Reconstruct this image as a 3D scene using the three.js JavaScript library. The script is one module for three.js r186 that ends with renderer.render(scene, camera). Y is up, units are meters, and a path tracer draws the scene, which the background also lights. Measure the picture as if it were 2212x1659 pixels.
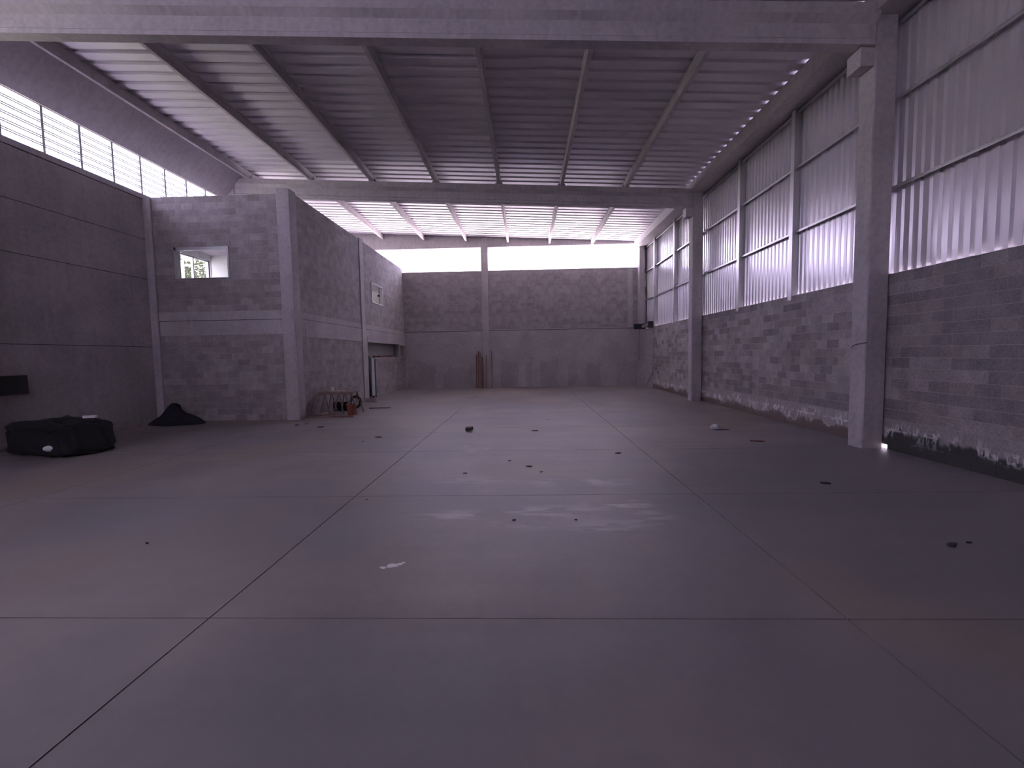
import * as THREE from 'three';
import { mergeGeometries } from 'three/addons/utils/BufferGeometryUtils.js';

// ---------------------------------------------------------------- camera, sky, sun, exposure
const scene = new THREE.Scene();
const camera = new THREE.PerspectiveCamera(82.534, 2212 / 1659, 0.05, 400);
camera.position.set(0, 2, 0);
camera.up.set(0.01548739, 0.99765071, -0.06673235);
camera.lookAt(-0.03194351, 2 - 0.06621261, -0.99729409);
camera.updateMatrixWorld();
const renderer = new THREE.WebGLRenderer();
renderer.toneMapping = THREE.LinearToneMapping;
renderer.toneMappingExposure = 11.2;
renderer.shadowMap.enabled = true;
scene.background = new THREE.Color().setRGB(0.93, 0.83, 1.19);      // even bright overcast
const sun = new THREE.DirectionalLight(new THREE.Color().setRGB(0.97, 0.87, 1.0), 28);
sun.position.set(62, 48, -10); sun.target.position.set(0, 0, -10);
sun.castShadow = true; sun.shadow.radius = 1.5;
Object.assign(sun.shadow.camera, { left: -50, right: 50, top: 50, bottom: -50, near: 1, far: 200 });
scene.add(sun, sun.target);

// ---------------------------------------------------------------- random, noise, textures
let seed = 12345;
const rnd = () => { seed = (seed * 1664525 + 1013904223) >>> 0; return seed / 4294967296; };
const rr = (a, b) => a + (b - a) * rnd();
const hash = (x, y, s) => { let h = Math.imul(x, 374761393) ^ Math.imul(y, 668265263) ^ Math.imul(s + 11, 974634541); h = Math.imul(h ^ (h >>> 13), 1274126177); h ^= h >>> 16; return (h >>> 0) / 4294967296; };
function vnoise(x, y, px, py, s) {          // value noise, periodic in px, py
  const xi = Math.floor(x), yi = Math.floor(y); let fx = x - xi, fy = y - yi;
  fx = fx * fx * (3 - 2 * fx); fy = fy * fy * (3 - 2 * fy);
  const m = (a, p) => ((a % p) + p) % p, x0 = m(xi, px), x1 = m(xi + 1, px), y0 = m(yi, py), y1 = m(yi + 1, py);
  const a = hash(x0, y0, s), b = hash(x1, y0, s), c = hash(x0, y1, s), d = hash(x1, y1, s);
  return a + (b - a) * fx + (c - a) * fy + (a - b - c + d) * fx * fy;
}
function fbm(u, v, fu, fv, oct, s) {        // u, v in 0..1, tileable
  let t = 0, amp = 0.5, n = 0;
  for (let i = 0; i < oct; i++) { t += amp * vnoise(u * fu, v * fv, fu, fv, s + i); n += amp; amp *= 0.5; fu *= 2; fv *= 2; }
  return t / n;
}
const clamp = (x) => Math.max(0, Math.min(1, x)), smooth = (a, b, x) => { x = clamp((x - a) / (b - a)); return x * x * (3 - 2 * x); };
const toS = (c) => Math.round(255 * clamp(c <= 0.0031308 ? c * 12.92 : 1.055 * Math.pow(c, 1 / 2.4) - 0.055));
function tex(w, h, f, su, sv, color = true) { // f(u, v) -> linear [r, g, b]; su, sv metres per tile
  const d = new Uint8Array(w * h * 4);
  for (let j = 0; j < h; j++) for (let i = 0; i < w; i++) {
    const c = f((i + 0.5) / w, (j + 0.5) / h), k = 4 * (j * w + i);
    d[k] = color ? toS(c[0]) : Math.round(255 * clamp(c[0])); d[k + 1] = color ? toS(c[1]) : d[k]; d[k + 2] = color ? toS(c[2]) : d[k]; d[k + 3] = 255;
  }
  const t = new THREE.DataTexture(d, w, h); t.wrapS = t.wrapT = THREE.RepeatWrapping; t.magFilter = THREE.LinearFilter; t.minFilter = THREE.LinearMipmapLinearFilter; t.generateMipmaps = true;
  if (color) t.colorSpace = THREE.SRGBColorSpace;
  t.repeat.set(1 / su, 1 / sv); t.needsUpdate = true; return t;
}
const mix = (a, b, t) => [a[0] + (b[0] - a[0]) * t, a[1] + (b[1] - a[1]) * t, a[2] + (b[2] - a[2]) * t], mul = (a, k) => [a[0] * k, a[1] * k, a[2] * k];

// floor colour: one map for the whole slab, x -12.6..7.6, z 6.2..-27.8
const FX0 = -12.6, FXL = 20.2, FZ0 = 6.2, FZL = 34;
const scuffs = [[-0.9, -5.35, 0.55, 0.22, 0.5], [0.35, -5.45, 0.75, 0.26, 0.55], [1.25, -5.75, 0.5, 0.2, 0.9], [0.95, -4.95, 0.55, 0.3, 0.5], [-0.1, -5.05, 0.5, 0.2, 0.3], [1.5, -5.3, 0.35, 0.3, 0.4], [0.9, -6.75, 1.0, 0.3, 0.35], [-0.9, -6.9, 0.7, 0.25, 0.25], [-1.1, -9.4, 0.3, 0.7, 0.3]];
const floorMap = tex(2048, 2048, (u, v) => {
  const x = FX0 + u * FXL, z = FZ0 - v * FZL;
  const big = fbm(u, v, 5, 8, 3, 1), mid = fbm(u, v, 22, 34, 4, 20), fine = fbm(u, v, 260, 400, 2, 40), streak = fbm(u, v, 12, 160, 3, 60);
  let c = mix([0.175, 0.157, 0.154], [0.285, 0.252, 0.245], clamp(0.5 + 1.3 * (big - 0.5) + 0.7 * (mid - 0.5) + 0.35 * (streak - 0.5) + 0.22 * (fine - 0.5)));
  c = mix(c, [0.27, 0.215, 0.168], 0.55 * smooth(0.56, 0.72, fbm(u, v, 9, 15, 3, 80)));         // ochre dust
  c = mix(c, [0.18, 0.183, 0.205], 0.5 * smooth(0.55, 0.7, fbm(u, v, 8, 12, 3, 90)));            // bluish damp patches
  const st = fbm(u, v, 70, 420, 3, 120), st2 = fbm(u, v, 60, 100, 3, 130);
  for (const [sx, sz, rx, rz, k] of scuffs) {                                                   // pale dusty scuffs
    const d = Math.hypot((x - sx) / rx, (z - sz) / rz);
    if (d < 1.4) c = mix(c, [0.5, 0.46, 0.46], k * smooth(1.35, 0.2, d) * smooth(0.42, 0.68, 0.55 * st + 0.45 * st2));
  }
  const arc = Math.abs(Math.hypot(x + 4, z + 30) - 19.4 - 0.5 * (big - 0.5));                   // faint curved tyre marks
  if (arc < 0.05 && x < -2) c = mul(c, 0.86);
  const arc2 = Math.abs(Math.hypot(x + 4, z + 30) - 21.2 - 0.4 * (mid - 0.5)); if (arc2 < 0.04 && x < -3) c = mul(c, 0.88);
  return c;
}, 1, 1);
floorMap.repeat.set(1, 1);
const concreteMap = tex(1024, 1024, (u, v) => {
  const a = fbm(u, v, 4, 4, 4, 3), b = fbm(u, v, 60, 60, 3, 33), s = fbm(u, v, 40, 3, 3, 55);
  return mul([1, 0.985, 0.99], clamp(0.8 + 0.3 * (a - 0.5) + 0.22 * (b - 0.5) + 0.12 * (s - 0.5)));
}, 4, 4);
const dampMap = tex(2048, 512, (u, v) => {      // far wall: rubbed concrete with damp patches that have drip-shaped outlines
  const x = -12.4 + ((u * 20 + 12.4) % 20 + 20) % 20, y = v * 4, a = fbm(u, v, 20, 4, 4, 203), b = fbm(u, v, 300, 60, 3, 233), e = fbm(u, v, 60, 6, 3, 260);
  let k = 0.8 + 0.3 * (a - 0.5) + 0.22 * (b - 0.5);
  for (const [x0, x1, h] of [[-7.3, -5.6, 1.5], [-5.1, -3.2, 1.2], [-1.6, -0.5, 1.55], [0.0, 0.35, 1.45], [0.9, 1.9, 1.65], [2.6, 3.1, 1.5], [3.7, 4.6, 1.35], [5.6, 6.9, 1.55]])
    if (x > x0 + 0.3 * (e - 0.5) && x < x1 + 0.3 * (e - 0.5) && y < h + 0.8 * (e - 0.5)) k *= 0.86;
  return mul([1, 0.985, 0.99], clamp(k));
}, 20, 4);
const blockMap = tex(512, 512, (u, v) => {
  const a = fbm(u, v, 6, 6, 4, 7), b = fbm(u, v, 90, 90, 2, 77);
  return mul([1, 0.985, 0.985], clamp(0.78 + 0.4 * (a - 0.5) + 0.45 * (b - 0.5)));
}, 1.6, 1.6);
const grainMap = tex(256, 256, (u, v) => mul([1, 1, 1], clamp(0.75 + 0.6 * (fbm(u, v, 30, 3, 3, 9) - 0.5) + 0.2 * (fbm(u, v, 60, 60, 2, 5) - 0.5))), 0.5, 0.5);
const sheetRough = tex(256, 256, (u, v) => [0.8 + 0.14 * (fbm(u, v, 6, 6, 4, 15) - 0.5) + 0.16 * (fbm(u, v, 90, 4, 2, 16) - 0.5)], 2, 2, false);
const blockTone = [0.36, 0.333, 0.336];
// lowest courses of the right wall: damp, red-brown soil splash and white salt bloom along the joints
function saltMap(w, len, z0, sd, black) {
  return tex(w, 256, (u, v) => {
    const y = v * 0.8, s = z0 - u * len, f = Math.round(len);
    const n1 = fbm(u, v, f * 2, 2, 4, sd), n2 = fbm(u, v, f * 14, 5, 3, sd + 9), n3 = fbm(u, v, f * 5, 3, 3, sd + 21), gr = fbm(u, v, f * 40, 24, 2, sd + 30);
    let c = mul(blockTone, (black ? 0.85 : 0.92) * (0.75 + 0.5 * gr));
    const line = (black ? 0.34 : 0.25) + 0.36 * (n1 - 0.5);
    c = mix(c, black ? [0.035, 0.04, 0.036] : [0.12, 0.075, 0.062], (black ? 0.92 : 0.8) * smooth(line + 0.04, line - 0.06, y + 0.12 * (n2 - 0.5)));
    const row = Math.floor(y / 0.2), ph = (((s + (row % 2) * 0.2) % 0.4) + 0.4) % 0.4, joint = Math.min(Math.abs(y - 0.2 * Math.round(y / 0.2)), ph, 0.4 - ph);
    const band = Math.exp(-Math.pow((y - line - (black ? 0.0 : 0.1)) / (black ? 0.1 : 0.12), 2));
    const ridge = 1 - Math.abs(2 * n2 - 1), salt = band * clamp(smooth(0.76, 0.92, ridge) * smooth(0.38, 0.52, n3) + 0.9 * smooth(0.022, 0.004, joint) * smooth(0.42, 0.55, n3 * 0.6 + n2 * 0.4));
    return mix(c, [0.72, 0.7, 0.72], clamp((black ? 0.8 : 1) * salt));
  }, len, 0.8);
}
const M = (o) => new THREE.MeshStandardMaterial({ side: THREE.DoubleSide, ...o });
const lin = (r, g, b) => new THREE.Color().setRGB(r, g, b);
const m = {
  floor: M({ map: floorMap, roughness: 0.52 }),
  subbase: M({ color: lin(0.05, 0.045, 0.045), roughness: 1 }),
  concrete: M({ map: concreteMap, color: lin(0.52, 0.49, 0.51), roughness: 0.85 }),
  beam: M({ map: concreteMap, color: lin(0.52, 0.49, 0.51), roughness: 0.8 }),
  panel: M({ map: concreteMap, color: lin(0.52, 0.49, 0.51), roughness: 0.85 }),
  endPanel: M({ map: dampMap, color: lin(0.52, 0.49, 0.51), roughness: 0.85 }),
  lintel: M({ map: concreteMap, color: lin(0.52, 0.49, 0.51), roughness: 0.85 }),
  mortar: M({ map: concreteMap, color: lin(0.46, 0.43, 0.43), roughness: 0.95 }),
  steel: M({ color: lin(0.55, 0.54, 0.56), roughness: 0.38, metalness: 0.75 }),
  sheet: M({ color: lin(0.66, 0.63, 0.68), roughness: 0.3, metalness: 0.42, roughnessMap: sheetRough }),
  roof: M({ color: lin(0.58, 0.555, 0.59), roughness: 0.7, metalness: 0.45, roughnessMap: sheetRough }),
  alu: M({ color: lin(0.5, 0.5, 0.52), roughness: 0.4, metalness: 0.6 }),
  white: M({ color: lin(0.66, 0.67, 0.65), roughness: 0.75 }),
  dark: M({ color: lin(0.03, 0.03, 0.032), roughness: 0.7 }),
  wood: M({ map: grainMap, color: lin(0.3, 0.22, 0.19), roughness: 0.8 }),
  paleWood: M({ map: grainMap, color: lin(0.55, 0.45, 0.38), roughness: 0.8 }),
  redWood: M({ map: grainMap, color: lin(0.24, 0.12, 0.1), roughness: 0.85 }),
  bucket: M({ color: lin(0.26, 0.08, 0.05), roughness: 0.5 }),
  plastic: M({ color: lin(0.006, 0.006, 0.007), roughness: 0.8 }),
  tarp: M({ color: lin(0.009, 0.009, 0.016), roughness: 0.85 }),
  paper: M({ color: lin(0.72, 0.7, 0.72), roughness: 0.8 }),
  door: M({ color: lin(0.5, 0.58, 0.62), roughness: 0.5 }),
  shutter: M({ color: lin(0.46, 0.44, 0.45), roughness: 0.5, metalness: 0.3 }),
  soil: M({ map: concreteMap, color: lin(0.52, 0.48, 0.46), roughness: 1 }),
  leaf: new THREE.MeshPhysicalMaterial({ side: THREE.DoubleSide, color: lin(0.06, 0.085, 0.03), roughness: 0.9, transmission: 0.3, thickness: 0 }),
  grass: M({ map: blockMap, color: lin(0.08, 0.085, 0.06), roughness: 1 }),
  bark: M({ color: lin(0.16, 0.12, 0.09), roughness: 1 }),
  glass: new THREE.MeshPhysicalMaterial({ side: THREE.DoubleSide, color: lin(0.97, 0.98, 0.98), roughness: 0.02, transmission: 1, thickness: 0, ior: 1.5 }),
  rust: M({ color: lin(0.1, 0.05, 0.035), roughness: 0.9 }),
};
const tones = [0.62, 0.74, 0.86, 0.95, 1.03, 1.08, 1.14].map((k, i) => M({ map: blockMap, color: lin(blockTone[0] * k * 1.25 * (i % 2 ? 1.02 : 0.99), blockTone[1] * k * 1.25, blockTone[2] * k * 1.25 * (i % 3 ? 1.0 : 1.05)), roughness: 0.95 }));

// ---------------------------------------------------------------- helpers
const used = new Map();
function numbered(n) { const k = used.get(n) ?? 0; used.set(n, k + 1); return k ? n + '_' + String(k).padStart(3, '0') : n; }
function tag(o, label, category, group, kind) { o.userData.label = label; o.userData.category = category; if (group) o.userData.group = group; if (kind) o.userData.kind = kind; return o; }
function thing(name, label, category, group, kind, pos = [0, 0, 0]) { const g = new THREE.Group(); g.name = numbered(name); g.position.set(...pos); scene.add(g); return tag(g, label, category, group, kind); }
function mesh(name, geo, mat, parent = scene, pos) { const o = new THREE.Mesh(geo, mat); o.name = parent === scene ? numbered(name) : name; if (pos) o.position.set(...pos); o.castShadow = o.receiveShadow = true; parent.add(o); return o; }
function uvM(g, ox = 0, oy = 0, oz = 0) {   // uv in metres from the face's main direction
  if (g.index) g = g.toNonIndexed();
  g.computeVertexNormals();
  const p = g.attributes.position, n = g.attributes.normal, uv = new Float32Array(p.count * 2);
  for (let i = 0; i < p.count; i++) {
    const ax = Math.abs(n.getX(i)), ay = Math.abs(n.getY(i)), az = Math.abs(n.getZ(i)), x = p.getX(i) + ox, y = p.getY(i) + oy, z = p.getZ(i) + oz;
    if (ay >= ax && ay >= az) { uv[2 * i] = x; uv[2 * i + 1] = z; } else if (ax >= az) { uv[2 * i] = z; uv[2 * i + 1] = y; } else { uv[2 * i] = x; uv[2 * i + 1] = y; }
  }
  g.setAttribute('uv', new THREE.BufferAttribute(uv, 2)); return g;
}
const bx = (x0, x1, y0, y1, z0, z1) => { const g = new THREE.BoxGeometry(x1 - x0, y1 - y0, z1 - z0); g.translate((x0 + x1) / 2, (y0 + y1) / 2, (z0 + z1) / 2); return uvM(g); };
const join = (list) => mergeGeometries(list.map((g) => { g = g.index ? g.toNonIndexed() : g; for (const k of Object.keys(g.attributes)) if (!['position', 'normal', 'uv'].includes(k)) g.deleteAttribute(k); return g; }));
function prism(pts, depth, place) {         // 2-D outline extruded along +z, then placed by a matrix
  const g = new THREE.ExtrudeGeometry(new THREE.Shape(pts.map(([a, b]) => new THREE.Vector2(a, b))), { depth, bevelEnabled: false });
  if (place) g.applyMatrix4(place); return uvM(g);
}
const mat4 = (ax, ay, az, o) => new THREE.Matrix4().makeBasis(new THREE.Vector3(...ax), new THREE.Vector3(...ay), new THREE.Vector3(...az)).setPosition(...o);
function column(x0, x1, z0, z1, y1, c = 0.02, y0 = 0) {   // chamfered upright, z0 > z1
  const p = [[x0 + c, -z0], [x1 - c, -z0], [x1, -z0 + c], [x1, -z1 - c], [x1 - c, -z1], [x0 + c, -z1], [x0, -z1 - c], [x0, -z0 + c]];
  return prism(p, y1 - y0, mat4([1, 0, 0], [0, 0, -1], [0, 1, 0], [0, y0, 0]));
}
function bar(a, b, w, h) {                  // square bar from a to b
  const A = new THREE.Vector3(...a), B = new THREE.Vector3(...b), L = A.distanceTo(B), g = new THREE.BoxGeometry(w, L, h);
  const q = new THREE.Quaternion().setFromUnitVectors(new THREE.Vector3(0, 1, 0), B.clone().sub(A).normalize());
  g.applyQuaternion(q); g.translate((A.x + B.x) / 2, (A.y + B.y) / 2, (A.z + B.z) / 2); return uvM(g);
}
function subtract(rects, hole) {            // rects [a0, a1, y0, y1] minus a hole
  const out = [];
  for (const [a0, a1, y0, y1] of rects) {
    const [h0, h1, k0, k1] = hole;
    if (h1 <= a0 + 1e-4 || h0 >= a1 - 1e-4 || k1 <= y0 + 1e-4 || k0 >= y1 - 1e-4) { out.push([a0, a1, y0, y1]); continue; }
    if (h0 > a0) out.push([a0, h0, y0, y1]);
    if (h1 < a1) out.push([h1, a1, y0, y1]);
    const c0 = Math.max(a0, h0), c1 = Math.min(a1, h1);
    if (k0 > y0) out.push([c0, c1, y0, k0]);
    if (k1 < y1) out.push([c0, c1, k1, y1]);
  }
  return out;
}
const slab = (axis, at0, at1) => ([a0, a1, y0, y1]) => axis === 'x' ? bx(Math.min(at0, at1), Math.max(at0, at1), y0, y1, a0, a1) : bx(a0, a1, y0, y1, Math.min(at0, at1), Math.max(at0, at1));
/* A block wall. axis 'x': the wall lies in a plane x = face and runs along z; 'z': along x. dir: the way its visible face points. */
function blockWall(parent, { axis, face, dir, a0, a1, y0, y1, thick = 0.18, holes = [], shift = 0, merged = 0, pick, low, bond = 0, recess = 0.003 }) {
  let core = [[a0, a1, y0, y1]]; for (const h of holes) core = subtract(core, h);
  const bed = slab(axis, face - dir * recess, face - dir * thick), top = low ? subtract(core.slice(), [a0, a1, y0, 0.6]) : core;
  mesh('mortar_bed', join(top.map(bed)), m.mortar, parent);
  if (low) mesh('mortar_bed', join(core.flatMap((q) => subtract([q], [a0, a1, 0.6, y1])).map(bed)), low, parent);
  const list = [];
  const rows = Math.round((y1 - y0) / 0.2), hgt = (y1 - y0) / rows;
  for (let r = 0; r < rows; r++) {
    const off = ((r + bond) % 2 ? 0.2 : 0) + shift;
    for (let k = Math.floor((a0 - off) / 0.4) - 1; off + k * 0.4 < a1; k++) {
      const b0 = Math.max(a0, off + k * 0.4) + 0.005, b1 = Math.min(a1, off + (k + 1) * 0.4) - 0.005;
      if (b1 - b0 < 0.03) continue;
      let rs = [[b0, b1, y0 + r * hgt + 0.005, y0 + (r + 1) * hgt - 0.005]]; for (const h of holes) rs = subtract(rs, h);
      for (const q of rs) if (q[1] - q[0] > 0.02 && q[3] - q[2] > 0.02) list.push({ q, r, k });
    }
  }
  const mid = ({ q }) => { const a = (q[0] + q[1]) / 2, y = (q[2] + q[3]) / 2 - 2; return axis === 'x' ? Math.hypot(face, a, y) : Math.hypot(a, face, y); };
  const seen = (b) => { const a = (b.q[0] + b.q[1]) / 2; return axis === 'x' ? Math.abs(face / -a) < 1.28 && a < 0 : true; };
  list.sort((a, b) => (seen(b) - seen(a)) || mid(a) - mid(b));
  const rest = new Map();
  list.forEach((b, i) => {
    const n = 0.5 * hash(b.k + 500, b.r, 5) + 0.5 * vnoise(b.k * 0.35 + 40, b.r * 0.6, 512, 512, 8);
    let t = pick ? pick(b, n) : 2 + Math.floor(clamp((n - 0.25) / 0.5) * 2.99);
    const mat = low && b.q[3] < 0.61 ? low : tones[t], proud = (recess > 0.002 ? 0.001 : 0.0004) * (hash(b.k + 9, b.r, 3) - 0.5);
    const s = axis === 'x' ? [face + dir * proud, face - dir * 0.06] : [face + dir * proud, face - dir * 0.06];
    const [p0, p1, q0, q1] = b.q;
    const g = slab(axis, ...s)([p0, p1, q0, q1]);
    if (i < 300 && !merged) mesh('block', g, mat, parent);
    else { if (!rest.has(mat)) rest.set(mat, []); rest.get(mat).push(g); }
  });
  for (const [mat, gs] of rest) mesh('block_courses', join(gs), mat, parent).userData.kind = 'stuff';
}
function ribbon(profile, pitch, n, place, len) {          // folded sheet: profile [[s, d]...] over one pitch, repeated; place(s, d, t) -> point, t along the sheet
  const pos = [], pts = [];
  for (let i = 0; i < n; i++) for (const [s, d] of profile) pts.push([i * pitch + s * pitch, d]);
  pts.push([n * pitch, profile[0][1]]);
  for (let i = 0; i + 1 < pts.length; i++) {
    if (pts[i + 1][0] - pts[i][0] < 1e-6 && pts[i + 1][1] === pts[i][1]) continue;
    const a = place(...pts[i], 0), b = place(...pts[i + 1], 0), c = place(...pts[i + 1], len), d = place(...pts[i], len);
    pos.push(...a, ...b, ...c, ...a, ...c, ...d);
  }
  const g = new THREE.BufferGeometry(); g.setAttribute('position', new THREE.Float32BufferAttribute(pos, 3)); return uvM(g);
}

function flake(r, n, th, sx = 1, sz = 1) { const p = []; for (let i = 0; i < n; i++) { const a = 6.283 * i / n, k = r * rr(0.55, 1.2); p.push([k * Math.cos(a) * sx, k * Math.sin(a) * sz]); } return prism(p, th, mat4([1, 0, 0], [0, 0, 1], [0, -1, 0], [0, th, 0])); }

const nz = (x, y, z, s) => vnoise(x * 3 + 50, y * 3 + z * 2.3 + 50, 999, 999, s) - 0.5;
// ---------------------------------------------------------------- roof line and layout
const SL = 0.0515, ang = -Math.atan(SL), beamTop = (x) => 8.74 - SL * x, roofAt = (x) => 9.02 - SL * x;
const ZB = -27.0, ZF = 6.0, XL = -12.2, XW = 7.16;

// ---------------------------------------------------------------- floor: slabs between saw-cut joints
{
  const f = thing('floor', 'pale dusty concrete floor cut into big slabs by thin dark joints', 'floor', null, 'structure');
  mesh('joint_bed', bx(XL - 0.3, XW + 0.2, -0.3, -0.05, ZB - 0.2, ZF + 0.2), m.subbase, f);
  const xs = [XL - 0.2, -7.34, -2.49, 2.36, XW + 0.1], zs = [ZF + 0.1];
  for (let z = 5.59; z > ZB; z -= 2.93) zs.push(z); zs.push(ZB - 0.1);
  for (let i = 0; i < 4; i++) for (let j = 0; j + 1 < zs.length; j++) {
    const g = bx(xs[i] + 0.006, xs[i + 1] - 0.006, -0.1, 0, zs[j + 1] + 0.006, zs[j] - 0.006), p = g.attributes.position, u = g.attributes.uv;
    for (let k = 0; k < p.count; k++) u.setXY(k, (p.getX(k) - FX0) / FXL, (FZ0 - p.getZ(k)) / FZL);
    mesh('slab', g, m.floor, f);
  }
}
// ---------------------------------------------------------------- right wall: three bays of blockwork with ribbed metal above
const bays = [[-9.1, ZF], [-18.17, -9.1], [ZB, -18.17]];
const wallText = ['brown-grey block wall with black mould along its foot, ribbed metal sheets above', 'block wall with white salt marks along its foot between the two big columns', 'far block wall bay with ribbed metal above, ending at the roller shutter'];
const saltNear = saltMap(1024, 4.5, -4.45, 300, true), saltFar = saltMap(2048, 9, -9, 500, false);
const lowNear = M({ map: saltNear, roughness: 0.95 }), lowFar = M({ map: saltFar, roughness: 0.95 });
bays.forEach(([za, zb], b) => {
  const w = thing('wall_right', wallText[b], 'wall', null, 'structure');
  const end = b === 2 ? -24.86 : za;
  blockWall(w, { axis: 'x', face: XW, dir: -1, a0: end, a1: zb, y0: 0, y1: 3.44, thick: 0.14, low: b ? lowFar : lowNear, holes: b ? [] : [[-9.25, -8.83, 0.005, 0.085]], shift: 0.13 * b,
    pick: ({ q, r }, n) => Math.floor(clamp((n - 0.24 - (b === 0 ? 0.1 * (r > 11) + 0.04 : 0)) / 0.56) * (b ? 4.99 : 3.6)) });  // near bay: darker weathered blocks, with dimmer light also put into their tones
  mesh('flashing', bx(7.145, 7.3, 3.44, 3.452, za, zb), m.steel, w);
  const n = Math.max(1, Math.round((zb - za) / 1.14)), wd = (zb - za) / n, cnt = Math.round(wd / 0.19);
  for (let i = 0; i < n; i++) {
    const s0 = zb - i * wd, prof = [[0, 0], [0.46, 0], [0.6, 0.038], [0.84, 0.038], [0.98, 0]];
    mesh('cladding_sheet', ribbon(prof, wd / cnt, cnt, (s, d, t) => [7.312 + d, 3.415 + t, s0 - s], 5.88), m.sheet, w);  // upper end runs unseen past the gutter, high enough to keep sun out
  }
  const posts = b === 0 ? [-6, -3, 0, 3] : b === 1 ? [-12.14, -15.06] : [-21.42, -24.64];
  for (const z of posts) mesh('post', join([bx(7.16, 7.305, 3.455, 8.25, z - 0.06, z + 0.06), bx(7.12, 7.16, 3.33, 8.25, z - 0.075, z + 0.075)]), m.steel, w);
  const cuts = [zb, ...posts.slice().sort((a, c) => c - a), za];
  for (const y of [5.14, 6.8, 8.2]) for (let i = 0; i + 1 < cuts.length; i++)
    mesh('girt', join([bx(7.2, 7.308, y, y + 0.008, cuts[i + 1] + 0.08, cuts[i] - 0.08), bx(7.2, 7.21, y - 0.05, y + 0.008, cuts[i + 1] + 0.08, cuts[i] - 0.08)]), m.steel, w);
});
// ---------------------------------------------------------------- left wall: long precast panels, clerestory gap near the top
const roomWin = [-16.9, -14.75, 4.35, 5.84], roomWin2 = [-26.7, -21.4, 4.1, 6.0];  // the second opening is out of view, sized to light the back room
{
  const w = thing('wall_left', 'tall plain wall of long concrete panels with dark horizontal joints below the louvred window', 'wall', null, 'structure');
  const rows = [0, 2.47, 4.65, 5.92, 7.19, 7.36];
  const seg = [[-14.2, ZF], [ZB - 0.3, -14.2]];
  for (const [a, b] of seg) for (let r = 0; r < 5; r++) {
    let q = [[a, b, rows[r] + (r ? 0.008 : 0), rows[r + 1] - 0.008]]; for (const h of [roomWin, roomWin2]) q = subtract(q, h);
    const out = r === 4 ? 0.03 : 0;
    mesh(r === 4 ? 'sill' : 'panel', join(q.map(slab('x', XL + out, XL - 0.18))), m.panel, w);
  }
  for (const [a, b] of seg) mesh('upper_panel', prism([[XL - 0.18, 8.58], [XL, 8.56], [-11.26, roofAt(-11.26) - 0.06], [-11.26, roofAt(-11.26) + 0.01], [XL - 0.18, roofAt(XL - 0.18) + 0.03]], b - a, mat4([1, 0, 0], [0, 1, 0], [0, 0, 1], [0, 0, a])), m.panel, w);
  const bk = [[ZB - 0.3, ZF, 0, 7.3]]; let q = bk; for (const h of [roomWin, roomWin2]) q = subtract(q, h);
  mesh('joint_bed', join(q.map(slab('x', XL - 0.02, XL - 0.15))), m.subbase, w);
}
// ---------------------------------------------------------------- back wall
{
  const w = thing('wall_back', 'far end wall, smooth concrete panels below and grey blockwork above', 'wall', null, 'structure');
  const x0 = XL - 0.2, x1 = 7.36, cols = [x0, -7.4, -2.6, 2.1, x1];
  for (let i = 0; i < 4; i++) mesh('panel', bx(cols[i], cols[i + 1], 0, 3.5, ZB - 0.2, ZB), m.endPanel, w);
  mesh('joint_bed', bx(x0, x1, 3.4, 3.6, ZB - 0.18, ZB - 0.03), m.subbase, w);
  mesh('ledge', bx(x0, x1, 3.53, 3.58, ZB - 0.18, ZB + 0.02), m.panel, w);
  blockWall(w, { axis: 'z', face: ZB, dir: 1, a0: x0, a1: x1, y0: 3.58, y1: 7.14, merged: 1 });
  mesh('pilaster', bx(6.25, 6.52, 3.58, 7.14, ZB - 0.1, ZB + 0.03), m.lintel, w);
  const a = x0 - 0.6, top = (x) => roofAt(x) + 0.02;
  mesh('fascia', prism([[a, 8.55], [x1, 8.55], [x1, top(x1)], [a, top(a)]], 0.2, mat4([1, 0, 0], [0, 1, 0], [0, 0, 1], [0, 0, ZB - 0.2])), m.beam, w);
  mesh('jamb', bx(x0, -11.8, 7.14, 8.6, ZB - 0.2, ZB), m.panel, w);
  mesh('jamb', bx(6.9, x1, 7.14, 8.6, ZB - 0.2, ZB), m.panel, w);
}
// wall behind the camera
{
  const a = XL - 0.4, b = 7.4;
  const w = thing('wall_front', 'plain concrete end wall opposite the far blockwork wall', 'wall', null, 'structure');
  for (const [y0, y1] of [[0, 2.47], [2.48, 4.65], [4.66, 7.14]]) mesh('panel', bx(a, b, y0, y1, ZF, ZF + 0.2), m.panel, w);
  mesh('fascia', prism([[a, 8.55], [b, 8.55], [b, roofAt(b) + 0.02], [a, roofAt(a) + 0.02]], 0.2, mat4([1, 0, 0], [0, 1, 0], [0, 0, 1], [0, 0, ZF])), m.beam, w);
  mesh('jamb', bx(a, -11.8, 7.14, 8.6, ZF, ZF + 0.2), m.panel, w);
  mesh('jamb', bx(-1.5, b, 7.14, 8.6, ZF, ZF + 0.2), m.panel, w);
}
// ---------------------------------------------------------------- roof sheets
{
  const c = thing('ceiling', 'sloping roof of ribbed metal sheets over concrete purlins', 'ceiling', null, 'structure');
  const p = 0.413, prof = [[0, 0], [0.54, 0], [0.61, 0.055], [0.86, 0.055], [0.93, 0]];
  for (let z = ZF + 0.4; z > ZB - 0.6; z -= 3 * p)
    mesh('roof_sheet', ribbon(prof, p, 3, (s, d, t) => [6.69 - t, roofAt(6.69 - t) + d, z - s], 19.5), m.roof, c);
}
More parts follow.
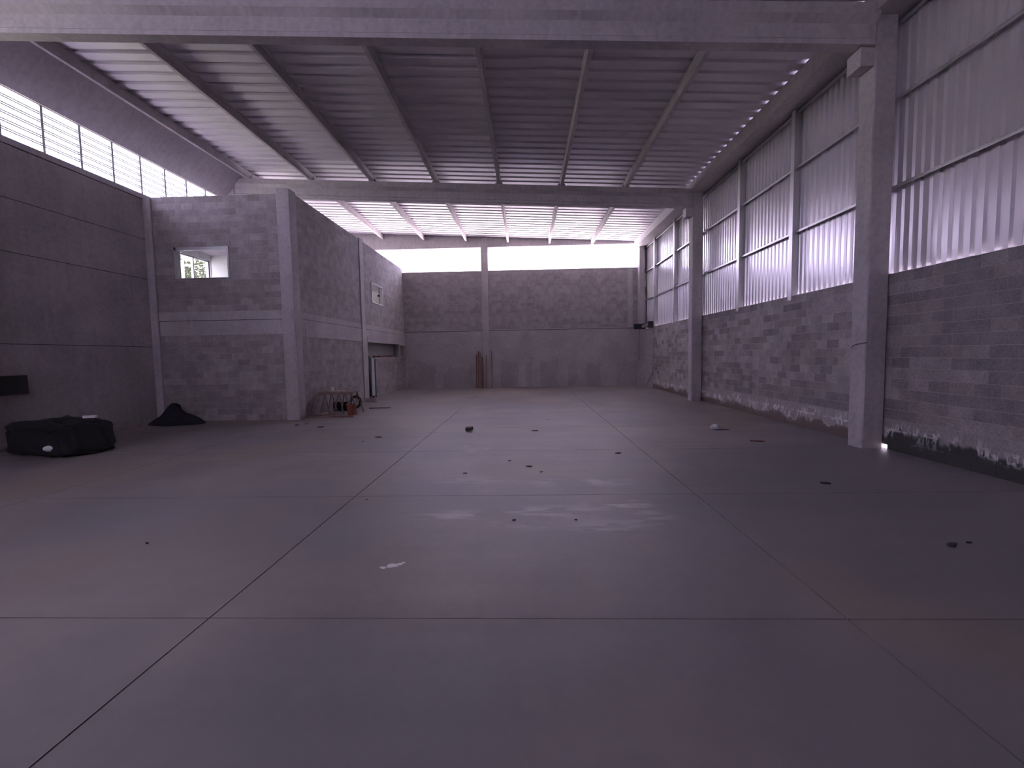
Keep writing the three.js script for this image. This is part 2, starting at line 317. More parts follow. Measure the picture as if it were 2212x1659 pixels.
// ---------------------------------------------------------------- big roof beams, purlins, saddles, gutters
function roofBeam(z, label) {
  const b = thing('roof_beam', label, 'beam');
  const s = [[-0.12, -0.67], [0.12, -0.67], [0.135, -0.588], [0.08, -0.585], [0.08, -0.57], [0.112, -0.567], [0.112, -0.3], [0.23, -0.2], [0.23, 0], [-0.23, 0], [-0.23, -0.2], [-0.112, -0.3], [-0.112, -0.567], [-0.08, -0.57], [-0.08, -0.585], [-0.135, -0.588]];
  const ax = [Math.cos(ang), Math.sin(ang), 0], L = 18.52, xr = 6.69;
  mesh('girder', prism(s.map(([q, y]) => [-q, y]), L, mat4([0, 0, -1], [0, 1, 0], [-ax[0], -ax[1], 0], [xr, beamTop(xr), z])), m.beam, b);
  for (const x of purX) {
    const y = beamTop(x);
    for (const e of [-1, 1]) mesh('saddle', prism([[0, -0.02], [0.085, -0.02], [0.085, 0.1], [0.03, 0.14], [0, 0.14]], 0.2, mat4([e, 0, 0], [0, 1, 0], [0, 0, e], [x + e * 0.06, y, z - e * 0.1])), m.beam, b);
  }
}
const purX = [-11.14, -8.59, -6.08, -3.5, -0.96, 1.54, 4.09];
roofBeam(-8.99, 'nearer of the two big concrete roof beams, with a flanged face, spanning the whole hall');
roofBeam(-18.1, 'farther big concrete roof beam above the office block, with bright roof sheets behind it');
const ord = ['first', 'second', 'third', 'fourth', 'fifth', 'sixth', 'seventh'];
const purSec = [[-0.05, 0], [0.05, 0], [0.06, 0.03], [0.06, 0.22], [0.075, 0.23], [0.075, 0.272], [-0.075, 0.272], [-0.075, 0.23], [-0.06, 0.22], [-0.06, 0.03]];
[[ZF, -8.97, 'before the nearer roof beam'], [-9.01, -18.08, 'between the two big roof beams'], [-18.12, ZB - 0.02, 'beyond the farther roof beam']].forEach(([za, zb, where], b) => purX.forEach((x, i) => {
  const g = prism(purSec, za - zb, mat4([1, -SL, 0], [0, 1, 0], [0, 0, 1], [0, 0, 0]));
  const o = mesh('roof_purlin', g, m.beam, scene, [x, beamTop(x) + 0.004, zb]);
  tag(o, `${ord[i]} concrete roof purlin from the louvred side window, ${where}`, 'purlin', 'concrete roof purlins');
}));
bays.forEach(([za, zb], b) => {
  const z1 = zb, z0 = za, L = z1 - z0;
  const s = [[6.63, 8.27], [7.305, 8.27], [7.305, 8.72], [7.2, 8.72], [7.17, 8.38], [6.76, 8.38], [6.73, 8.672], [6.63, 8.676]];
  tag(mesh('gutter_beam', prism(s, L, mat4([1, 0, 0], [0, 1, 0], [0, 0, 1], [0, 0, z0])), m.beam), ['concrete gutter beam over the mould-stained near wall', 'long concrete gutter beam with bright gaps along its upper edge', 'pale concrete gutter beam over the far wall bay'][b], 'beam', 'gutter beams along the low roof edge');
});
// ---------------------------------------------------------------- columns
function col(label, geos, mat = m.concrete) { return tag(mesh('concrete_column', join(geos), mat), label, 'column', 'concrete columns'); }
const corbel = (z0, z1) => prism([[6.46, 7.37], [6.73, 7.37], [6.73, 7.7], [6.46, 7.72]], z0 - z1 - 0.04, mat4([1, 0, 0], [0, 1, 0], [0, 0, 1], [0, 0, z1 + 0.02]));
col('tall concrete column with a corbel, beside the mould-stained wall', [column(6.72, 7.13, -8.9, -9.3, 8.27), corbel(-8.9, -9.3)]);
col('concrete column with a corbel between the salt-marked wall and the far wall bay', [column(6.72, 7.13, -17.98, -18.36, 8.27), corbel(-17.98, -18.36)]);
col('concrete corner column next to the roller shutter', [column(6.83, 7.16, -26.55, -26.98, 8.27)]);
col('concrete column in the middle of the far end wall, rising through the window', [column(-2.62, -2.2, ZB + 0.1, ZB - 0.18, 8.58), column(-2.58, -2.2, ZB + 0.1, ZB - 0.18, 9.14, 0.02, 8.55)]);
col('concrete corner column of the office block', [column(-7.86, -7.43, -14.03, -14.46, 7.4)]);
col('flat concrete pilaster partway along the side of the office block', [column(-7.6, -7.43, -19.9, -20.35, 7.42)]);
col('shallow concrete pilaster where the panel wall meets the office block', [column(XL, -11.95, -14.0, -14.3, 7.2, 0.01)]);
col('concrete column carrying the farther roof beam beside the louvred window', [column(XL, -11.78, -17.95, -18.35, 9.32)]);
col('concrete column carrying the nearer roof beam at the panel wall', [column(XL, -11.78, -8.85, -9.25, 9.32)]);
// ---------------------------------------------------------------- office block (two storeys in the corner)
const OX = -7.476, OZ = -14.06;
{
  const w = thing('wall_office_front', 'two-storey block wall with a small lit window and a pale concrete band', 'wall', null, 'structure');
  const win = [-11.27, -9.53, 4.66, 5.62];
  const pick = ({ r }, n) => Math.floor(clamp((n - 0.3 + 0.12 * Math.sin(r * 2.4)) / 0.6) * 3.99) + 1;
  blockWall(w, { axis: 'z', face: OZ, dir: 1, a0: -11.97, a1: -7.84, y0: 0, y1: 2.82, pick });
  blockWall(w, { axis: 'z', face: OZ, dir: 1, a0: -11.97, a1: -7.84, y0: 3.58, y1: 7.25, holes: [win], pick, bond: 1 });
  mesh('beam', bx(-11.97, -7.84, 2.82, 3.285, OZ - 0.18, OZ - 0.004), m.panel, w);
  mesh('band', bx(-11.97, -7.84, 3.3, 3.58, OZ - 0.18, OZ + 0.015), m.lintel, w);
}
const sideWin = [-23.05, -21.38, 4.7, 5.65];
{
  const w = thing('wall_office_side', 'long block side wall of the office block behind the trestle table', 'wall', null, 'structure');
  blockWall(w, { axis: 'x', face: OX, dir: 1, recess: 0.0012, a0: -19.92, a1: -14.44, y0: 3.55, y1: 7.36 });
  mesh('band', bx(OX - 0.18, OX + 0.005, 3.335, 3.55, -19.92, -14.44), m.lintel, w);
  mesh('beam', join([bx(OX - 0.18, OX + 0.012, 2.98, 3.32, -19.92, -14.44), bx(OX - 0.18, OX + 0.012, 2.74, 2.98, -19.72, -14.75)]), m.lintel, w);
  blockWall(w, { axis: 'x', face: OX, dir: 1, recess: 0.0012, a0: -19.92, a1: -14.44, y0: 0, y1: 2.74, merged: 1 });
  mesh('beam_seat', join([bx(OX - 0.18, OX, 2.74, 2.98, -14.75, -14.44), bx(OX - 0.18, OX, 2.74, 2.98, -19.92, -19.72)]), m.concrete, w);
  const w2 = thing('wall_office_side', 'far stretch of office block wall with a window above and a low wall with an open slot below', 'wall', null, 'structure');
  blockWall(w2, { axis: 'x', face: OX, dir: 1, recess: 0.0012, a0: ZB, a1: -20.34, y0: 3.55, y1: 7.36, holes: [sideWin] });
  mesh('band', bx(OX - 0.18, OX + 0.005, 3.335, 3.55, ZB, -20.34), m.lintel, w2);
  mesh('beam', join([bx(OX - 0.18, OX + 0.012, 2.98, 3.32, ZB, -20.34), bx(OX - 0.18, OX + 0.012, 2.74, 2.98, ZB, -20.6)]), m.lintel, w2);
  mesh('pier', bx(OX - 0.18, OX, 0, 2.98, -20.62, -20.34), m.concrete, w2);
  blockWall(w2, { axis: 'x', face: OX, dir: 1, recess: 0.0012, a0: ZB, a1: -21.62, y0: 0, y1: 1.94, merged: 1 });
  mesh('coping', bx(OX - 0.2, OX + 0.02, 1.94, 1.99, ZB, -20.95), m.lintel, w2);
  mesh('slot_post', join([bx(OX - 0.1, OX + 0.01, 1.99, 2.74, -25.95, -25.82), bx(OX - 0.1, OX + 0.01, 2.68, 2.74, ZB, -25.95)]), m.lintel, w2);
  for (const [a, b] of [[-20.98, -20.68], [-22.05, -21.65], [-24.6, -22.35]]) for (let z = b; z - a > 0.1; z -= 0.225) mesh('dark_strip', bx(OX - 0.16, OX - 0.03, 1.99, 2.08, Math.max(a, z - 0.215), z), m.redWood, w2);  // dark broken strips along the top of the low wall
  // rooms inside
  const r = thing('wall_office_room', 'white painted rooms inside the office block, seen through its windows', 'room', null, 'structure');
  mesh('partition', bx(XL, OX - 0.18, 3.4, 6.3, -17.05, -16.92), m.white, r);
  mesh('partition', bx(XL, OX - 0.18, 3.4, 6.3, ZB, ZB + 0.06), m.white, r);
  mesh('partition', bx(XL, OX - 0.18, 3.4, 6.3, -20.4, -20.28), m.white, r);
  mesh('room_ceiling', bx(XL, OX - 0.1, 6.05, 6.3, ZB, OZ - 0.1), m.panel, r);
  mesh('room_floor', bx(XL, OX - 0.1, 3.2, 3.4, ZB, OZ - 0.1), m.panel, r);
  mesh('lining', join([bx(OX - 0.24, OX - 0.19, 3.4, 6.05, -16.92, OZ - 0.2), ...subtract([[ZB + 0.06, -20.4, 3.4, 6.05]], sideWin).map(slab('x', OX - 0.24, OX - 0.19))]), m.white, r);
  mesh('lining', join(subtract([[ZB + 0.06, -14.2, 3.4, 6.05]], roomWin).flatMap((q) => subtract([q], roomWin2)).map(slab('x', XL + 0.005, XL + 0.03))), m.white, r);
  mesh('lining', join(subtract([[XL + 0.03, OX - 0.24, 3.4, 6.05]], [-11.27, -9.53, 4.66, 5.62]).map(slab('z', OZ - 0.185, OZ - 0.2))), m.white, r);
  mesh('conduit', bx(XL + 0.03, XL + 0.055, 5.84, 6.05, -16.35, -16.33), m.white, r);
  mesh('lower_wall', bx(-8.25, -8.15, 0, 3.2, ZB, -14.4), m.white, r);
}
// ---------------------------------------------------------------- windows
/* run of aluminium louvres; axis 'x': in a plane x = at, running along z */
function louvres(parent, axis, at, a0, a1, y0, y1, step, rows = 6, th = 0.042, mw = 0.032) {
  const P = (a, b, c0, c1, d0, d1) => axis === 'x' ? bx(at + d0, at + d1, c0, c1, Math.min(a, b), Math.max(a, b)) : bx(Math.min(a, b), Math.max(a, b), c0, c1, at + d0, at + d1);
  mesh('frame', join([P(a0, a1, y0, y0 + 0.03, -0.05, 0.02), P(a0, a1, y1 - 0.03, y1, -0.05, 0.02)]), m.alu, parent);
  const n = Math.round(Math.abs(a1 - a0) / step), st = (a1 - a0) / n, rh = (y1 - y0 - 0.06) / rows;
  const blade = (() => { const L = Math.abs(st) - 0.05, g = axis === 'x' ? new THREE.PlaneGeometry(L, rh + 0.03) : new THREE.PlaneGeometry(L, rh + 0.03); if (axis === 'x') { g.rotateX(-0.3); g.rotateY(Math.PI / 2); } else { g.rotateX(-0.3); } return g; })();
  for (let i = 0; i <= n; i++) mesh('mullion', P(a0 + i * st - mw, a0 + i * st + mw, y0, y1, -0.05, 0.025), m.alu, parent);
  for (let i = 0; i < n; i++) {
    const s0 = a0 + i * st, s1 = s0 + st, rails = [];
    for (let r = 0; r < rows; r++) {
      const yc = y0 + 0.03 + (r + 0.5) * rh, c = (s0 + s1) / 2;
      mesh('glass_blade', blade, m.glass, parent, axis === 'x' ? [at, yc, c] : [c, yc, at]);
      if (r) { rails.push(P(s0, s1, yc - rh / 2 - 0.012 - th, yc - rh / 2 - 0.012, -0.008, 0.008)); rails.push(P(s0, s1, yc - rh / 2 + 0.012, yc - rh / 2 + 0.012 + th, -0.008, 0.008)); }
    }
    mesh('louvre_rails', join(rails), m.alu, parent);
  }
}
{
  const w1 = thing('window_1', 'long clerestory window of glass louvres high in the panel wall', 'window', null, 'structure');
  louvres(w1, 'x', XL - 0.08, -17.93, ZF, 7.36, 8.58, 0.944, 6, 0.026);
  louvres(w1, 'x', XL - 0.08, ZB, -18.37, 7.36, 8.58, 0.944, 6, 0.026);
  const w2 = thing('window_2', 'wide clerestory window of glass louvres above the far end wall', 'window', null, 'structure');
  louvres(w2, 'z', ZB - 0.1, -11.8, -2.62, 7.14, 8.55, 1.02, 6, 0.012, 0.01);
  louvres(w2, 'z', ZB - 0.1, -2.2, 6.9, 7.14, 8.55, 1.01, 6, 0.012, 0.01);
  louvres(thing('window_7', 'unseen clerestory window of glass louvres behind the camera, lighting the surfaces that face it', 'window', null, 'structure'), 'z', ZF + 0.1, -11.8, -1.5, 7.14, 8.55, 1.03, 6, 0.012);  // out of view, placed to light beam and wall faces turned to the camera
  const w3 = thing('window_3', 'small office window with an aluminium frame looking into a white room', 'window', null, 'structure');
  mesh('frame', join([bx(-11.3, -11.22, 4.66, 5.65, OZ - 0.1, OZ + 0.03), bx(-11.3, -9.5, 5.56, 5.65, OZ - 0.1, OZ + 0.03), bx(-9.56, -9.5, 4.66, 5.65, OZ - 0.1, OZ + 0.02), bx(-11.3, -9.5, 4.64, 4.67, OZ - 0.1, OZ + 0.02)]), m.alu, w3);
  mesh('pane', bx(-11.22, -9.56, 4.67, 5.56, OZ - 0.06, OZ - 0.056), m.glass, w3);
  const w4 = thing('window_4', 'office side window with a white frame beside the far stretch of wall', 'window', null, 'structure');
  const [a, b, c, d] = sideWin;
  mesh('frame', join([bx(OX - 0.1, OX + 0.03, c, d, a - 0.03, a + 0.05), bx(OX - 0.1, OX + 0.03, c, d, b - 0.04, b + 0.02), bx(OX - 0.1, OX + 0.03, d - 0.04, d + 0.02, a, b), bx(OX - 0.1, OX + 0.03, c - 0.02, c + 0.03, a, b)]), m.paper, w4);
  mesh('pane', bx(OX - 0.06, OX - 0.056, c, d, a, b), m.glass, w4);
  mesh('latch', new THREE.SphereGeometry(0.05, 10, 8), m.dark, w4, [OX - 0.03, 5.16, -22.55]);
  for (const [q, nm] of [[roomWin, 'window_5'], [roomWin2, 'window_6']]) {
    const w = thing(nm, nm === 'window_5' ? 'outer window of the front office room with trees outside' : 'unseen outer window lighting the back office room', 'window', null, 'structure');
    const [p0, p1, y0, y1] = q, mz = nm === 'window_5' ? -16.1 : (p0 + p1) / 2;
    mesh('frame', join([bx(XL - 0.12, XL - 0.04, y0, y1, p0, p0 + 0.04), bx(XL - 0.12, XL - 0.04, y0, y1, p1 - 0.04, p1), bx(XL - 0.12, XL - 0.04, y0, y1, mz - 0.03, mz + 0.03), bx(XL - 0.12, XL - 0.04, y1 - 0.04, y1, p0, p1), bx(XL - 0.12, XL - 0.04, y0, y0 + 0.04, p0, p1)]), m.alu, w);
    mesh('pane', bx(XL - 0.082, XL - 0.078, y0, y1, p0, p1), m.glass, w);
  }
}
// ---------------------------------------------------------------- doors
{
  const d = thing('door_1', 'pale blue-white narrow door standing open in the office side wall', 'door', null, 'structure');
  mesh('leaf', bx(OX - 0.06, OX - 0.01, 0.12, 1.94, -21.46, -21.08), m.door, d);
  mesh('jamb', bx(OX - 0.16, OX - 0.02, 0, 1.94, -21.62, -21.52), m.dark, d);
  const s = thing('door_2', 'tall roller shutter of narrow slats in the far corner', 'door', null, 'structure');
  mesh('slat_curtain', ribbon([[0, 0], [0.25, 0.012], [0.7, 0.012], [0.85, 0]], 0.085, 40, (q, e, t) => [7.2 - e, 0.02 + q, -26.53 + t], 1.66), m.shutter, s);
  mesh('bottom_bar', bx(7.17, 7.3, -0.05, 0.05, -26.55, -24.85), m.steel, s);
  for (const z of [-26.5, -24.9]) mesh('guide_rail', bx(7.14, 7.24, 0, 3.4, z - 0.03, z + 0.03), m.steel, s);
  const ro = new THREE.CylinderGeometry(0.09, 0.09, 1.75, 20); ro.rotateX(Math.PI / 2);
  mesh('roller', ro, m.steel, s, [7.02, 3.56, -25.72]);
  mesh('bracket', bx(6.86, 7.16, 3.38, 3.74, -24.86, -24.8), m.dark, s);
  mesh('bracket', bx(6.5, 7.16, 3.4, 3.72, -26.54, -26.48), m.dark, s);
  mesh('jamb', bx(7.16, 7.36, 0, 3.44, ZB - 0.1, -26.53), m.concrete, s);
  mesh('jamb', bx(7.2, 7.36, 0, 3.44, -24.9, -24.84), m.concrete, s);
  mesh('head', bx(7.215, 7.33, 3.38, 3.45, ZB, -24.86), m.concrete, s);
  const wire = new THREE.TubeGeometry(new THREE.CatmullRomCurve3([[6.8, 3.4, -26.5], [6.78, 2.4, -26.5], [6.79, 1.7, -26.5], [6.83, 1.55, -26.5]].map((p) => new THREE.Vector3(...p))), 20, 0.012, 6);
  mesh('pull_chain', wire, m.dark, s);
}
// ---------------------------------------------------------------- outside: ground, trees, post
tag(mesh('ground', join([bx(-60, XL - 0.2, -0.4, -0.15, -80, 40), bx(7.4, 60, -0.4, -0.15, -80, 40), bx(XL - 0.2, 7.4, -0.4, -0.15, -80, ZB - 0.25), bx(XL - 0.2, 7.4, -0.4, -0.15, ZF + 0.25, 40)]), m.soil), 'pale dry ground outside the hall', 'ground', null, 'structure');
const leafGeo = new THREE.BufferGeometry(); leafGeo.setAttribute('position', new THREE.Float32BufferAttribute([0, 0, 0, 0.5, 0.32, 0.06, 1, 0, 0, 0, 0, 0, 1, 0, 0, 0.5, -0.32, 0.06], 3)); leafGeo.computeVertexNormals();
function tree(x, z, h, r, label, name) {
  const t = thing(name, label, 'tree', 'trees outside the office window', null, [x, -0.15, z]);
  const tr = new THREE.CylinderGeometry(0.1, 0.22, h * 0.6, 9); tr.translate(0, h * 0.3, 0); mesh('trunk', tr, m.bark, t);
  const n = 4200, im = new THREE.InstancedMesh(leafGeo, m.leaf, n), o = new THREE.Object3D(), c = new THREE.Color();
  im.name = 'foliage'; im.userData.kind = 'stuff';
  for (let i = 0; i < n; i++) {
    let a, b, d; do { a = rr(-1, 1); b = rr(-1, 1); d = rr(-1, 1); } while (a * a + b * b + d * d > 1);
    o.position.set(a * r, h * 0.62 + b * h * 0.38, d * r); o.rotation.set(rr(0, 6), rr(0, 6), rr(0, 6)); o.scale.setScalar(rr(0.09, 0.2)); o.updateMatrix(); im.setMatrixAt(i, o.matrix);
    const k = rr(0.6, 1.5); im.setColorAt(i, c.setRGB(k * rr(0.9, 1.25), k, k * rr(0.7, 1)));
  }
  t.add(im);
}
tree(-14.7, -18.2, 6.9, 0.95, 'leafy tree outside behind the white cross post', 'leafy_tree');
tree(-15.1, -20.6, 7.2, 1.1, 'broad leafy tree seen beyond the mullion of the outer office window', 'leafy_tree');
tree(-17.2, -23.4, 7.4, 1.5, 'taller leafy tree farther out behind the broad one', 'leafy_tree');
{
  const g = new THREE.PlaneGeometry(90, 46, 60, 24), p = g.attributes.position;    // added bank that cuts off low sky light: along z and up the slope
  for (let i = 0; i < p.count; i++) { const a = p.getX(i), t = (p.getY(i) + 23) / 46, n = nz(a * 0.2, t * 8, 0, 41); p.setXYZ(i, -22 - 22 * t + n * 1.2, -0.2 + 14 * t * t * (1.4 - 0.4 * t) + n * 1.1 * t, -25 + a); }
  g.computeVertexNormals();
  tag(mesh('added_hillside', uvM(g), m.grass), 'added green bank outside beyond the trees, blocking low sky light', 'added_hillside', null, 'structure');
}
{
  const p = thing('white_post', 'white post with a cross arm standing outside the office window', 'post', null, null, [-13.6, -0.15, -17.3]);
  mesh('upright', bx(-0.04, 0.04, 0, 6.15, -0.04, 0.04), m.white, p);
  mesh('cross_arm', bx(-0.4, 0.4, 5.9, 5.97, -0.035, 0.035), m.white, p);
}
// ---------------------------------------------------------------- trestle table and things round it
{
  const t = thing('trestle_table', 'low work table of boards on three A-frame trestles beside the office wall', 'table', null, null, [0, 0, 0]);
  const z = -15.5;
  mesh('table_top', bx(-7.36, -6.12, 0.76, 0.8, z - 0.38, z + 0.3), m.wood, t);
  mesh('edge_rail', bx(-7.36, -6.12, 0.71, 0.76, z + 0.24, z + 0.29), m.wood, t);
  for (const [xt, xa, xb] of [[-7.16, -7.32, -6.98], [-6.66, -6.84, -6.46], [-6.2, -6.32, -6.0]]) for (const zz of [z + 0.2, z - 0.3]) {
    mesh('leg', bar([xt, 0.75, zz], [xa, 0, zz + (zz > z ? 0.08 : -0.08)], 0.03, 0.034), m.wood, t);
    mesh('leg', bar([xt, 0.75, zz], [xb, 0, zz + (zz > z ? 0.08 : -0.08)], 0.03, 0.034), m.wood, t);
  }
  tag(mesh('wooden_board', bx(-7.02, -6.5, 0.8, 0.845, z - 0.1, z + 0.2), m.paleWood), 'pale offcut board lying on the trestle table', 'board');
  const cup = new THREE.LatheGeometry([[0, 0], [0.05, 0], [0.06, 0.12], [0.052, 0.12], [0.045, 0.01], [0, 0.01]].map((p) => new THREE.Vector2(...p)), 16);
  tag(mesh('paint_pot', cup, m.paper, scene, [-6.95, 0.845, z + 0.05]), 'small white pot standing on the offcut board', 'pot');
  const b = thing('plastic_bucket', 'orange-brown plastic bucket on the floor under the trestle table', 'bucket', null, null, [-6.12, 0, -15.05]);
  mesh('shell', new THREE.LatheGeometry([[0, 0], [0.135, 0], [0.165, 0.36], [0.178, 0.36], [0.178, 0.385], [0.158, 0.385], [0.128, 0.015], [0, 0.015]].map((p) => new THREE.Vector2(...p)), 28), m.bucket, b);
  const h = new THREE.TorusGeometry(0.168, 0.006, 6, 24, Math.PI); h.rotateX(-1.2); mesh('handle', h, m.steel, b, [0, 0.37, 0]);
  const ty = new THREE.TorusGeometry(0.21, 0.055, 12, 28); ty.scale(1, 1, 0.9); ty.rotateY(0.9);
  tag(mesh('hose_coil', ty, m.dark, scene, [-6.72, 0.262, -16.95]), 'black rubber coil leaning behind the trestle table', 'coil');
  const cr = thing('dark_crate', 'dark slatted crate on the floor behind the table legs', 'crate', null, null, [-7.0, 0, -16.35]);
  for (let i = 0; i < 3; i++) for (const s of [-1, 1]) mesh('slat', bx(-0.25, 0.25, 0.02 + i * 0.11, 0.1 + i * 0.11, s * 0.16 - 0.01, s * 0.16 + 0.01), m.tarp, cr);
  for (const s of [-1, 1]) mesh('end_panel', bx(s * 0.26 - 0.012, s * 0.26 + 0.012, 0, 0.34, -0.17, 0.17), m.tarp, cr);
  mesh('bottom', bx(-0.25, 0.25, 0, 0.02, -0.15, 0.15), m.tarp, cr);
  const bd = [[-7.1, -14.75, 0.9, 0.16, 0.5, 'short floor board lying nearest the office corner column'], [-6.75, -14.6, 0.95, 0.2, 0.12, 'flat board lying before the trestle table'], [-6.25, -14.55, 0.75, 0.14, -0.06, 'thin dark board lying in front of the bucket'], [-6.95, -15.1, 1.0, 0.12, 0.35, 'narrow board half under the trestle table'], [-5.75, -16.9, 0.8, 0.1, 0.1, 'thin board lying beyond the bucket']];
  bd.forEach(([x, zz, L, W, a, l], i) => { const g = bx(-L / 2, L / 2, 0, 0.022 + 0.004 * i, -W / 2, W / 2); const o = mesh('floor_board', g, i === 2 ? m.redWood : m.wood, scene, [x, 0.001 + 0.0002 * i, zz]); o.rotation.y = a; tag(o, l, 'board', 'boards on the floor by the table'); });
  const k = thing('concrete_block', 'loose hollow block at the foot of the office pilaster', 'block', null, null, [-6.95, 0, -19.3]);
  mesh('body', join([bx(-0.2, 0.2, 0, 0.19, -0.08, -0.045), bx(-0.2, 0.2, 0, 0.19, 0.045, 0.08), bx(-0.2, -0.165, 0, 0.19, -0.045, 0.045), bx(0.165, 0.2, 0, 0.19, -0.045, 0.045), bx(-0.02, 0.02, 0, 0.19, -0.045, 0.045)]), tones[4], k);
  const k2 = bar([-6.62, 0, -19.0], [-6.68, 0.3, -19.1], 0.05, 0.03); tag(mesh('timber_stub', k2, m.paleWood), 'short pale timber stub standing by the loose block', 'timber');
}
// timber props leaning on the middle column of the far wall
[[-3.02, 2.05, 0.03, m.redWood], [-2.9, 2.25, 0.028, m.redWood], [-2.78, 2.15, 0.032, m.wood], [-2.68, 1.9, 0.035, m.redWood], [-2.4, 2.0, 0.026, m.wood], [-2.08, 2.25, 0.03, m.wood]].forEach(([x, h, r, mt], i) => {
  const zt = x > -2.64 && x < -2.18 ? ZB + 0.14 : ZB + 0.05;
  tag(mesh('timber_prop', bar([x + 0.01 * (i % 2 ? 1 : -1), 0.01, ZB + 0.4], [x, h, zt + 0.03], 2.3 * r, 2 * r), mt), i === 4 ? 'timber prop leaning on the face of the middle far column' : i === 5 ? 'timber prop leaning just beside the middle far column, on its own' : `${ord[i]} red-brown timber prop of four leaning left of the far column`.replace('left of', 'beside'), 'timber', 'timber props at the far column');
});
tag(mesh('timber_batten', bar([7.06, 0.02, -25.9], [7.12, 0.98, -24.7], 0.04, 0.03), m.paleWood), 'pale batten leaning against the roller shutter', 'timber');
tag(mesh('timber_batten', bar([-12.02, 0.03, -12.2], [-11.9, 0.03, -13.1], 0.06, 0.09), m.paleWood), 'pale batten lying at the foot of the panel wall', 'timber');
// ---------------------------------------------------------------- rubbish heaps
function heap(name, label, cat, mat, fn, nu = 60, nv = 26) {
  const g = new THREE.SphereGeometry(1, nu, nv), p = g.attributes.position;
  for (let i = 0; i < p.count; i++) { const v = new THREE.Vector3().fromBufferAttribute(p, i); fn(v); p.setXYZ(i, v.x, v.y, v.z); }
  g.computeVertexNormals(); const t = thing(name, label, cat); mesh('cover', g, mat, t); return t;
}
const bags = heap('rubbish_heap', 'big black plastic rubbish bags heaped by the panel wall', 'bag', m.plastic, (v) => {
  const sq = (a, k) => Math.sign(a) * Math.pow(Math.abs(a), k);
  const b = [sq(v.x, 0.28), sq(v.y, 0.3), sq(v.z, 0.4)];
  const n = 0.16 * nz(b[0] * 1.4, b[1], b[2], 4) + 0.1 * nz(b[0] * 4, b[1] * 4, b[2] * 4, 6) + 0.05 * nz(b[0] * 9, b[1] * 9, b[2] * 9, 9), k = 1 + n;
  const x = b[0] * 0.8 * k + 0.1 * (1 - b[1]) * (b[0] > 0 ? 1 : 0.2), y = Math.max(0, 0.37 + b[1] * 0.37 * (1 + 1.2 * n) + 0.05 * Math.cos(b[0] * 5) * (b[1] > 0 ? 1 : 0)), zz = b[2] * 0.5 * k;
  const a = -0.28; v.set(-10.38 + x * Math.cos(a) + zz * Math.sin(a), y, -9.35 - x * Math.sin(a) + zz * Math.cos(a) - x * 0.12);
}, 90, 44);
heap('tarp_heap', 'dark blue-black tarpaulin heap in the corner by the office wall', 'heap', m.tarp, (v) => {
  const n = 0.3 * nz(v.x * 1.3, v.y, v.z, 14) + 0.08 * nz(v.x * 5, v.y * 5, v.z * 5, 16);
  const r = Math.abs(v.x), peak = 0.26 + 0.2 * Math.exp(-Math.pow((v.x + 0.1) / 0.14, 2)) + 0.16 * Math.exp(-Math.pow((v.x - 0.1) / 0.6, 2));
  v.set(-11.1 + v.x * 0.88, Math.max(0, v.y * peak * (1 + n) * (1.1 - 0.35 * r)), -13.45 + v.z * 0.45 * (1 + n));
});
mesh('white_bundle', new THREE.SphereGeometry(0.09, 18, 12).scale(1.2, 0.7, 0.8), m.paper, bags, [-10.02, 0.21, -8.76]).userData.label = 'round white lump';
mesh('paper_scrap', flake(0.17, 9, 0.05, 1.2, 0.5), m.paper, bags, [-9.95, 0.74, -9.62]).userData.label = 'crumpled white scrap';
// dark box on the panel wall
{
  const b = thing('wall_cabinet', 'dark cabinet fixed low on the panel wall above the black bags', 'cabinet', null, null, [XL, 0, -9.75]);
  mesh('body', bx(0.001, 0.16, 1.27, 1.72, -0.45, 0.45), m.rust, b);
  mesh('door', bx(0.16, 0.175, 1.29, 1.7, -0.42, 0.4), m.dark, b);
}
// ---------------------------------------------------------------- bits on the floor
const bitText = ['flat dark scrap near the corner column of the office block, beside a twin', 'flat dark scrap on the floor a step out from the office corner column', 'smallest dark scrap lying near the office corner column', 'long dark chip alone on the floor before the trestle table', 'flat dark chip in the middle of the floor near the farther cross joint', 'small dark crumb between the long joints, behind a thin flat sliver', 'thin flat sliver lying across the middle slab', 'small dark crumb near the joint beside the office side slabs', 'round dark crumb lying in front of the thin sliver', 'flat dark scrap close to the crossing of two floor joints', 'tiny dark speck right at a crossing of floor joints', 'dark chip lying on the pale dusty scuffs', 'tiny dark chip at the edge of the pale scuffs', 'long thin dark splinter beside the tall column', 'flat dark stain-like scrap on the slab before the mould-stained wall', 'forked dark scrap on the bare slab before the mould-stained wall', 'small black chip alone on the slab before the black bags', 'tiny dark chip beside the forked scrap', 'tiny dark crumb next to the long dark chip'];
const bits = [[-6.9, -12.84, 0.1], [-5.97, -12.44, 0.1], [-6.73, -13.08, 0.06], [-3.72, -10.75, 0.08], [0.21, -11.39, 0.1], [-0.33, -8.15, 0.035], [0.02, -7.74, 0.07], [-1.06, -7.31, 0.035], [0.24, -7.35, 0.035], [1.82, -8.71, 0.07], [-2.26, -5.97, 0.015], [-0.17, -5.18, 0.03], [0.58, -5.18, 0.02], [5.07, -9.7, 0.14], [4.44, -6.57, 0.09], [4.27, -4.44, 0.08], [-4.19, -4.56, 0.03], [4.5, -4.5, 0.03], [-3.9, -10.2, 0.03]];
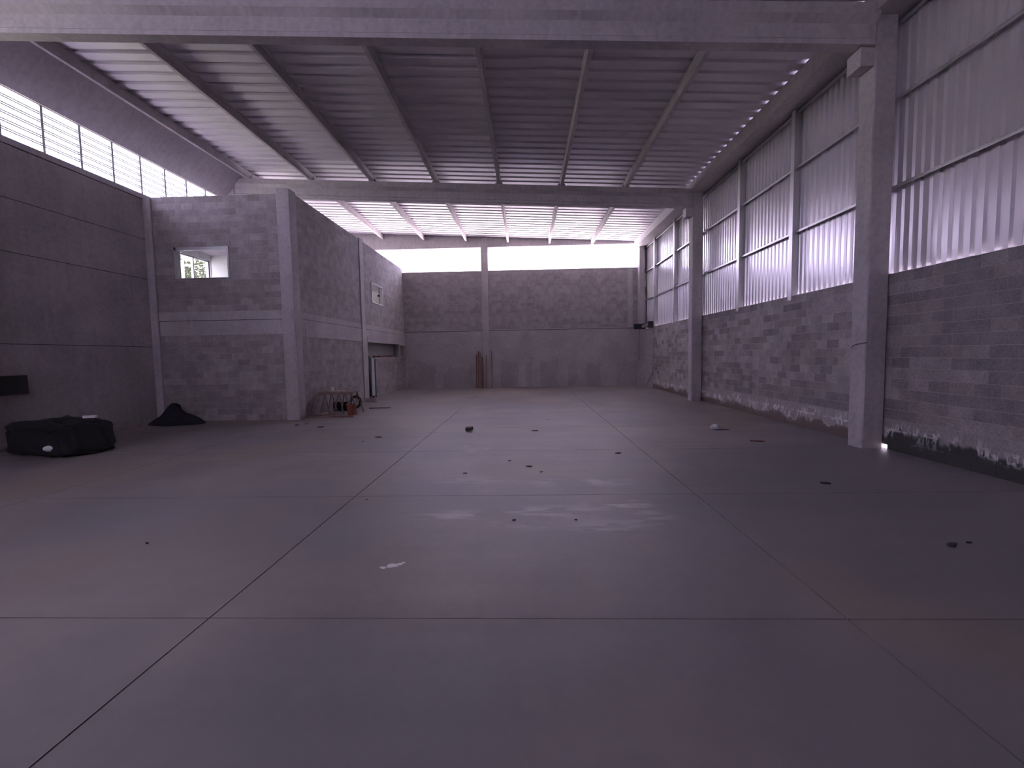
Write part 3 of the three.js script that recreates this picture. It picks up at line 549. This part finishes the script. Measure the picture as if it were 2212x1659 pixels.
for (const [x, z, r] of bits) { const bl = bitText.shift(); const o = mesh('floor_scrap', flake(r, 7, 0.008 + r * 0.12, 1, 0.45), rnd() < 0.5 ? m.redWood : m.dark, scene, [x, 0.001, z]); o.rotation.y = rr(-0.5, 0.5); tag(o, bl, 'scrap', 'dark scraps on the floor'); }
[[-1.31, -4.04, 0.055, 'largest white paint splash dried on the floor'], [-1.39, -4.0, 0.035, 'white paint splash on the office side of the largest one'], [-1.22, -4.1, 0.02, 'tiniest white paint spot at the end of the splashes'], [-1.25, -4.07, 0.03, 'small white paint spot between the largest splash and the tiniest']].forEach(([x, z, r, pl]) => tag(mesh('paint_splash', flake(r, 11, 0.002, 1.2, 0.7), m.paper, scene, [x, 0.0005, z]), pl, 'paint', 'white paint splashes'));
tag(mesh('plaster_crumb', flake(0.12, 9, 0.012, 1.3, 0.5), m.paper, scene, [0.74, 0.001, -13.4]), 'flat white crumb far out on the floor', 'crumb');
{ const o = mesh('wood_offcut', bar([-1.62, 0.05, -11.54], [-1.44, 0.07, -11.5], 0.08, 0.1), m.dark); tag(o, 'small dark block lying near the floor joint', 'offcut'); }
{ const t = thing('crumpled_bag', 'crumpled pale plastic scrap with a dark strip beside the salt-marked wall', 'scrap', null, null, [4.85, 0, -11.35]);
  const g = new THREE.IcosahedronGeometry(0.09, 2), p = g.attributes.position; for (let i = 0; i < p.count; i++) { const k = 1 + 0.6 * nz(p.getX(i) * 9, p.getY(i) * 9, p.getZ(i) * 9, 31); p.setXYZ(i, p.getX(i) * k * 1.2, Math.max(-0.06, p.getY(i) * k * 0.8) + 0.06, p.getZ(i) * k); } g.computeVertexNormals();
  mesh('scrap', g, m.paper, t); mesh('strip', flake(0.16, 8, 0.01, 1.2, 0.3), m.dark, t, [0.1, 0.001, 0.12]); }
{ const g = new THREE.TubeGeometry(new THREE.CatmullRomCurve3([[6.71, 2.03, -9.26], [6.66, 2.08, -9.1], [6.69, 2.11, -8.95], [6.75, 2.12, -8.89]].map((p) => new THREE.Vector3(...p))), 16, 0.008, 6); tag(mesh('wire_end', g, m.dark), 'thin dark wire end sticking out of the tall column', 'wire'); }

renderer.render(scene, camera);
